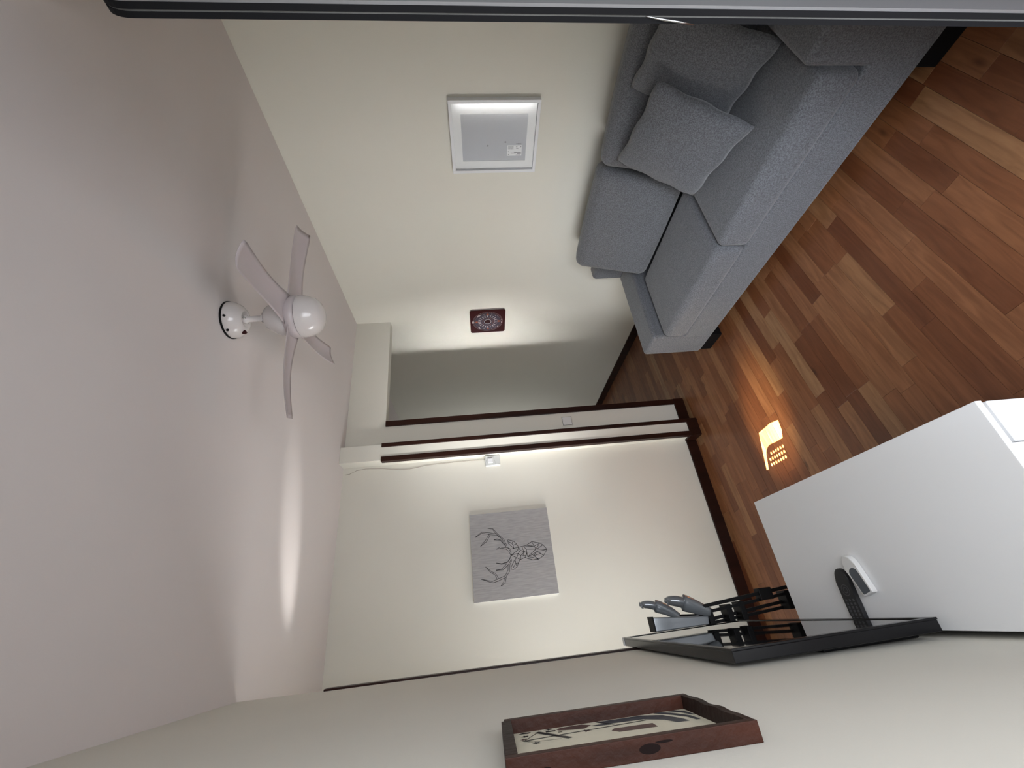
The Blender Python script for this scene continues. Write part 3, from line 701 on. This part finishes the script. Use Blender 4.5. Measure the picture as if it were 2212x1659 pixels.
# live-edged bottom bar
bm = bmesh.new(); n = 16; prev = None
for i in range(n+1):
    t = i/n; y_ = YN+0.012 + t*(YF_-0.014-YN-0.012)
    wob = 0.0011*math.sin(t*13+0.6)+0.0007*math.sin(t*27); xf = XF + 0.0003 + 0.0007*math.sin(t*19)
    ring = [bm.verts.new(p_) for p_ in ((XL+0.0003, y_, ZB+0.001+wob), (xf, y_, ZB+wob), (xf, y_, ZB+0.009+wob*0.5), (XL+0.0003, y_, ZB+0.0115))]
    if prev:
        for k in range(4): bm.faces.new((prev[k], prev[(k+1) % 4], ring[(k+1) % 4], ring[k]))
    else: bm.faces.new(ring)
    prev = ring
bm.faces.new(list(reversed(prev))); link('frame_bar', bm, 'frame_wood_dark', wf)
for kx, kz, ka, kb in ((-0.1355, 1.421, 0.0045, 0.012), (-0.1312, 1.404, 0.0012, 0.010), (-0.139, 1.535, 0.0018, 0.005)):
    bm = bmesh.new(); add_poly(bm, circle2(kx, kz, ka, 16, kb), lambda x_, z_: (x_, YN-0.0004, z_)); link('knot', bm, 'wood_knot', wf)
XP = XL+0.0040
pr = box('drawing', XL+0.0003, XP, YN+0.012, YF_-0.014, ZB+0.010, ZT-0.014, 'print_cream', wf)
def dr(name, m_, polys, strips=(), d=0.0002):
    at = lambda y_, z_: (XP+d, y_, z_)
    for q in polys:
        bm = bmesh.new(); add_poly(bm, q, at); link(name, bm, m_, pr)
    for q, wd in strips:
        bm = bmesh.new(); add_strip(bm, q, wd, at); link(name, bm, m_, pr)
def star(y_, z_, r):
    return [(y_+(r if i % 2 == 0 else r*0.42)*math.cos(math.pi*i/5+1.57), z_+(r if i % 2 == 0 else r*0.42)*math.sin(math.pi*i/5+1.57)) for i in range(10)]
dr('brown_shape', 'print_brown', [[(0.766, 1.494), (0.760, 1.500), (0.752, 1.497), (0.745, 1.478), (0.742, 1.462), (0.756, 1.450), (0.768, 1.462)],
    [(0.718, 1.426), (0.708, 1.432), (0.696, 1.424), (0.694, 1.372), (0.716, 1.372)], star(0.728, 1.462, 0.008), star(0.731, 1.549, 0.006)])
dr('slate_shape', 'print_slate', [[(0.768, 1.440), (0.768, 1.372), (0.752, 1.345), (0.720, 1.330), (0.700, 1.325), (0.700, 1.342), (0.724, 1.352), (0.744, 1.376), (0.748, 1.430)],
    [(0.770, 1.352), (0.750, 1.336), (0.722, 1.320), (0.700, 1.316), (0.700, 1.310), (0.726, 1.313), (0.756, 1.328), (0.771, 1.342)],
    [(0.771, 1.330), (0.750, 1.316), (0.730, 1.309), (0.730, 1.305), (0.756, 1.309), (0.771, 1.320)],
    [(0.752, 1.450), (0.746, 1.446), (0.742, 1.424), (0.752, 1.424)]], d=0.0003)
dr('black_shape', 'print_black', [star(0.745, 1.546, 0.0065), star(0.703, 1.534, 0.0065), star(0.766, 1.510, 0.006), [(0.762, 1.555), (0.768, 1.548), (0.766, 1.536), (0.760, 1.540)],
    [(0.722, 1.553), (0.716, 1.546), (0.715, 1.538), (0.721, 1.543)], [(0.757, 1.516), (0.751, 1.516), (0.751, 1.502), (0.757, 1.502)], [(0.744, 1.500), (0.741, 1.500), (0.741, 1.494), (0.744, 1.494)]],
    [([(0.758, 1.527), (0.705, 1.490)], 0.0075), ([(0.758, 1.527), (0.722, 1.549)], 0.0014), ([(0.722, 1.549), (0.737, 1.375)], 0.0030), ([(0.712, 1.545), (0.706, 1.500)], 0.0010),
     ([(0.772, 1.440), (0.740, 1.420)], 0.0022)], d=0.0004)

# ================================================================== thermostat, wire, switch, wall lamp
th = empty('thermostat', (0.970, YB-0.012, 1.438), 'white wall thermostat with square button beside the pilaster', 'thermostat')
box('case', 0.935, 1.0065, YB-0.030, YB, 1.4385, 1.541, 'thermostat_case', th, bevel=0.004, seg=3)
box('button', 0.951, 0.984, YB-0.036, YB-0.029, 1.490, 1.523, 'frame_white', th, bevel=0.002)
bm = bmesh.new()
bm2 = lambda x_, z_: (x_, YB-0.0304, z_)
for i in range(6): add_strip(bm, [(0.9935, 1.522-0.0062*i), (0.9935, 1.518-0.0062*i)], 0.0042, bm2)
add_strip(bm, [(0.941, 1.472), (0.960, 1.474), (0.985, 1.481), (1.003, 1.484)], 0.0012, bm2)
add_poly(bm, circle2(0.943, 1.447, 0.0016, 10), bm2); add_strip(bm, [(0.965, 1.533), (0.974, 1.533)], 0.0015, bm2)
link('markings', bm, 'sticker_ink', th)['kind'] = 'stuff'
wr = tube('wire', [(0.966, YB-0.001, 2.4805), (0.968, YB-0.006, 2.453), (0.990, YB-0.006, 2.409), (0.996, YB-0.006, 2.349), (0.988, YB-0.005, 2.241), (0.973, YB-0.004, 2.133), (0.969, YB-0.004, 2.055),
     (0.983, YB-0.004, 1.946), (0.988, YB-0.004, 1.852), (0.990, YB-0.004, 1.725), (0.990, YB-0.004, 1.597), (0.987, YB-0.006, 1.5412)], 0.0017, 'wire', None, n=8)
tag(wr, 'thin beige wire running from the ceiling down to the thermostat', 'wire')
sw = empty('light_switch', (1.226, YA-0.004, 0.885), 'small square white light switch on the wall stub', 'switch')
box('plate', 1.186, 1.265, YA-0.006, YA, 0.879, 0.961, 'wall_paint', sw, bevel=0.003)
box('rocker_shade', 1.1915, 1.2595, YA-0.0066, YA-0.005, 0.8845, 0.9555, 'shade_grey', sw, bevel=0.0005)  # dark raised sheet, paints the shade round the rocker
box('rocker', 1.194, 1.257, YA-0.011, YA-0.005, 0.887, 0.953, 'white_plastic', sw, bevel=0.003)
wl = empty('wall_lamp', (XR, 4.74, 1.68), 'round beige wall lamp half hidden behind the wall stub', 'lamp')
bm = bmesh.new(); rings = []
for r_, d_ in ((0.118, 0.0), (0.118, 0.012), (0.112, 0.03), (0.09, 0.055), (0.05, 0.072), (0.0, 0.078)):
    rings.append([bm.verts.new((XR-d_, 4.74+r_*math.cos(2*math.pi*k/32), 1.80+r_*math.sin(2*math.pi*k/32))) for k in range(32)] if r_ > 0 else [bm.verts.new((XR-d_, 4.74, 1.80))])
for a, c in zip(rings, rings[1:]):
    for k in range(32):
        bm.faces.new((a[k], a[(k+1) % 32], c[(k+1) % 32], c[k]) if len(c) > 1 else (a[k], a[(k+1) % 32], c[0]))
link('shade', bm, 'stone_beige', wl, smooth=True)
bm = bmesh.new()
add_prism(bm, [(XR-0.006, 4.74+0.124*math.cos(2*math.pi*k/32), 1.80+0.124*math.sin(2*math.pi*k/32)) for k in range(32)], (0.0055, 0, 0)); link('base_plate', bm, 'white_plastic', wl)

# ================================================================== metal door leaf at the right, close to the camera
dl = empty('metal_door_leaf', (1.0, 0.262, 0), 'grey metal door leaf with black rubber seals at the edge of view', 'door')
def leaf(name, y0, y1, inset, m_):
    x0, x1, z0, z1, r = 0.756+inset, 1.30, 0.02, 2.047-inset, 0.045
    pts = [(x0, y0, z0), (x1, y0, z0), (x1, y0, z1)]
    for i in range(9):
        t = math.radians(90+90*i/8); pts.append((x0+r+r*math.cos(t), y0, z1-r+r*math.sin(t)))
    return prism(name, pts, (0, y1-y0, 0), m_, dl)
leaf('panel', 0.2395, 0.2435, 0.0008, 'aluminium')
leaf('seal', 0.2435, 0.2515, 0.0, 'black_rubber')
leaf('spacer', 0.2515, 0.2540, 0.0012, 'grey_seal')
leaf('seal', 0.2540, 0.2612, 0.0, 'black_rubber')
tube('latch', [(0.7555, 0.2525, 1.290), (0.7545, 0.2560, 1.262), (0.7540, 0.2580, 1.240), (0.7535, 0.2612, 1.212)], [0.0008, 0.0016, 0.0016, 0.0012], 'steel', dl, n=8)

# light in the hall beyond the opening
area('hall_light', (1.35, 5.02, 1.3), (2.3, 5.0, 1.3), 0.4, 1.6, 3.2, (0.95, 0.98, 1.0))
